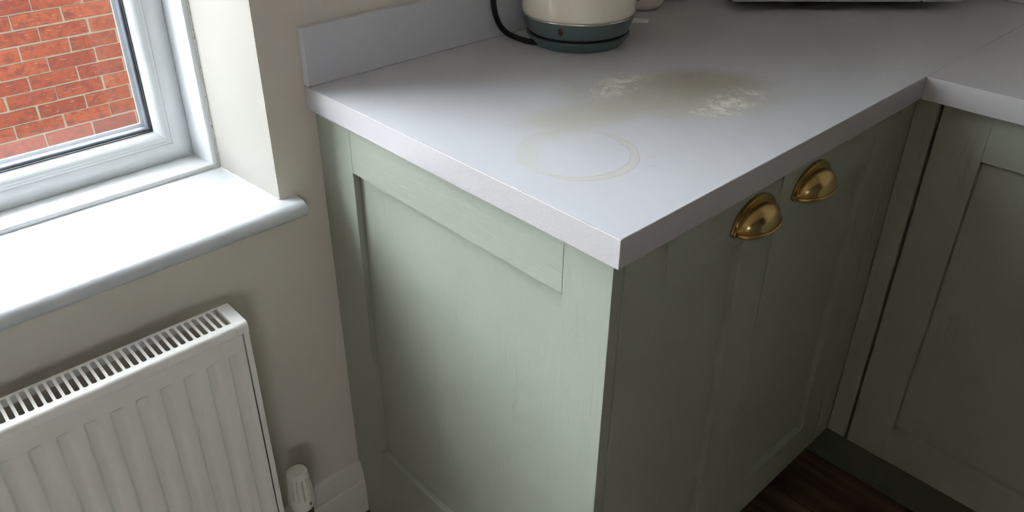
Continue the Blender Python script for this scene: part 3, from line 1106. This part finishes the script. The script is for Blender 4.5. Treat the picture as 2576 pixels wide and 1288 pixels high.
# indicator lens on the foot
ai = RAD(-155.6)
lens = MB()
ctr = Vector((0.0908 * cos(ai), 0.0908 * sin(ai), 0.0375))
nrm = Vector((cos(ai) * 0.945, sin(ai) * 0.945, -0.33))
tx = Vector((-sin(ai), cos(ai), 0))
ty = nrm.cross(tx).normalized()
for off_, sc in ((0.0012, 0.0), (0.0011, 0.55), (0.0006, 0.9), (-0.0006, 1.0)):
    lens_ring = [ctr + nrm * off_ + tx * (0.0042 * sc * cos(2 * pi * q / 24)) + ty * (0.0072 * sc * sin(2 * pi * q / 24)) for q in range(25)]
    if off_ == 0.0012:
        P = [lens_ring]
    else:
        P.append(lens_ring)
o = MB().grid(P).build('indicator_lens', M['lamp_red'], kt, smooth=True, angle=80)
o['label'] = 'dark red oval indicator lens'
# clear switch lever at the foot
al = RAD(-52)
lv = MB()
P = []
for q in range(9):
    t = q / 8
    rr = 0.086 + 0.031 * t
    hw = 0.0080 * (1 - max(0, (t - 0.6) / 0.4) ** 3 * 0.75)
    th_ = 0.0056 * (1 - 0.45 * t)
    zc = 0.0385 - 0.001 * t
    row = []
    for m2 in range(13):
        b_ = 2 * pi * m2 / 12
        row.append((rr * cos(al) - hw * cos(b_) * sin(al), rr * sin(al) + hw * cos(b_) * cos(al), zc + th_ * sin(b_)))
    P.append(row)
tip = Vector((0.1182 * cos(al), 0.1182 * sin(al), 0.0375))
P.append([tip] * 13)
lv.grid(P)
bmesh.ops.remove_doubles(lv.bm, verts=lv.bm.verts, dist=1e-6)
bmesh.ops.recalc_face_normals(lv.bm, faces=lv.bm.faces)
lv.build('switch_lever', M['clear'], kt, smooth=True, angle=60)['label'] = 'clear plastic switch lever'
# handle and spout
ah = RAD(-40)
def hp(rad_, z):
    return (rad_ * cos(ah), rad_ * sin(ah), z)
MB().tube(spline([hp(0.092, 0.068), hp(0.104, 0.078), hp(0.128, 0.092), hp(0.142, 0.125), hp(0.140, 0.165), hp(0.120, 0.200), hp(0.090, 0.212), hp(0.070, 0.208)], 6),
          [0.006, 0.007, 0.0078, 0.0084, 0.009, 0.0095] + [0.0105] * 37, 14).build('handle', M['teal'], kt, smooth=True, angle=60)
asp = RAD(140)
sp_ = MB()
P = []
for rad_, z, hw in ((0.070, 0.150, 0.008), (0.093, 0.160, 0.012), (0.105, 0.180, 0.015), (0.113, 0.205, 0.014), (0.118, 0.214, 0.012)):
    row = []
    for q in range(17):
        t = -pi / 2 + pi * q / 16
        rr = 0.070 + (rad_ - 0.070) * cos(t)
        row.append((rr * cos(asp) - hw * 1.6 * sin(t) * sin(asp), rr * sin(asp) + hw * 1.6 * sin(t) * cos(asp), z))
    P.append(row)
sp_.grid(P).build('spout', M['cream'], kt, smooth=True, angle=60)

# ------------------------------------------------------------------ socket the cord runs to (just above the frame)
so = thing('wall_socket', 'white double wall socket above the upstand behind the kettle', 'socket', (0.38, 0, 1.13))
MB().box(-0.073, 0.073, -0.009, -0.0003, -0.043, 0.043, 0.003, 2).build('faceplate', M['white_plastic'], so)
for dx_ in (-0.045, 0.045):
    MB().box(dx_ - 0.006, dx_ + 0.006, -0.012, -0.0085, 0.018, 0.034, 0.001, 1).build('switch', M['white_plastic'], so)

# ------------------------------------------------------------------ mugs behind the kettle
def mug(x, y, label, hang, hmat):
    t = thing('mug', label, 'mug', (x, y, ZT), 0)
    R_ = 0.0405
    prof = [(0, 0.0003), (0.026, 0.0003), (0.031, 0.0016), (0.0365, 0.0065), (0.0395, 0.0140), (R_, 0.024), (R_, 0.086), (0.0400, 0.0885), (0.0385, 0.0885), (0.0375, 0.086), (0.0372, 0.02), (0.033, 0.010), (0.02, 0.006), (0, 0.006)]
    MB().lathe(prof, n=64).build('cup', M['ceramic'], t, smooth=True, angle=40)
    a_ = hang
    MB().tube(spline([(0.0385 * cos(a_), 0.0385 * sin(a_), 0.076), (0.054 * cos(a_), 0.054 * sin(a_), 0.078), (0.067 * cos(a_), 0.067 * sin(a_), 0.064), (0.066 * cos(a_), 0.066 * sin(a_), 0.046), (0.054 * cos(a_), 0.054 * sin(a_), 0.036), (0.0385 * cos(a_), 0.0385 * sin(a_), 0.034)], 6),
              0.0050, 12).build('handle', hmat, t, smooth=True, angle=60)
    return t


mug(0.717, -0.063, 'cream mug with grey teal handle, right behind the kettle', RAD(-113), M['teal'])
mug(0.826, -0.060, 'cream mug standing between the first mug and the microwave', RAD(35), M['ceramic'])

# ------------------------------------------------------------------ microwave set across the corner
ang = math.atan2(-0.4967 + 0.1994, 1.1265 - 0.8135)
mw = thing('microwave', 'pale grey microwave standing across the worktop corner', 'microwave', (0.97, -0.348, ZT), ang)
hw = 0.2168
MB().prism([(-hw + .004, 0.012), (hw - .004, 0.012), (hw - .004, 0.155), (hw - 0.075, 0.235), (-hw + 0.075, 0.235), (-hw + .004, 0.155)], 'z', 0.0200, 0.272, 0.003).build('casing', M['steel'], mw)
dr = MB().box(-hw, hw - 0.0785, -0.004, 0.012, 0.0185, 0.274, 0.003, 2).build('door', M['steel'], mw)
MB().box(-hw + 0.035, hw - 0.125, -0.0052, -0.0035, 0.060, 0.235, 0.0005, 1).build('door_window', M['dark_glass'], dr)
MB().tube([(hw - 0.098, -0.004, 0.06), (hw - 0.098, -0.026, 0.068), (hw - 0.098, -0.026, 0.226), (hw - 0.098, -0.004, 0.234)], 0.005, 10).build('door_handle', M['chrome'], dr, smooth=True)
cp = MB().box(hw - 0.0770, hw, -0.004, 0.012, 0.0185, 0.274, 0.003, 2).build('control_panel', M['steel'], mw)
MB().box(hw - 0.066, hw - 0.012, -0.0050, -0.0035, 0.205, 0.245, 0.0005, 1).build('display', M['dark_glass'], cp)
for kz in (0.09, 0.155):
    d_ = MB()
    d_.tube([(hw - 0.039, -0.003, kz), (hw - 0.039, -0.020, kz)], 0.018, 28)
    d_.build('dial', M['chrome'], cp, smooth=True)
for fx in (-hw + 0.05, hw - 0.05):
    for fy in (0.085, 0.17):
        if fy > 0.1:
            fx_ = fx * 0.72
        else:
            fx_ = fx
        MB().lathe([(0, 0.0003), (0.011, 0.0003), (0.012, 0.0205), (0, 0.0205)], fx_, fy, n=20).build('foot', M['black'], mw, smooth=True)
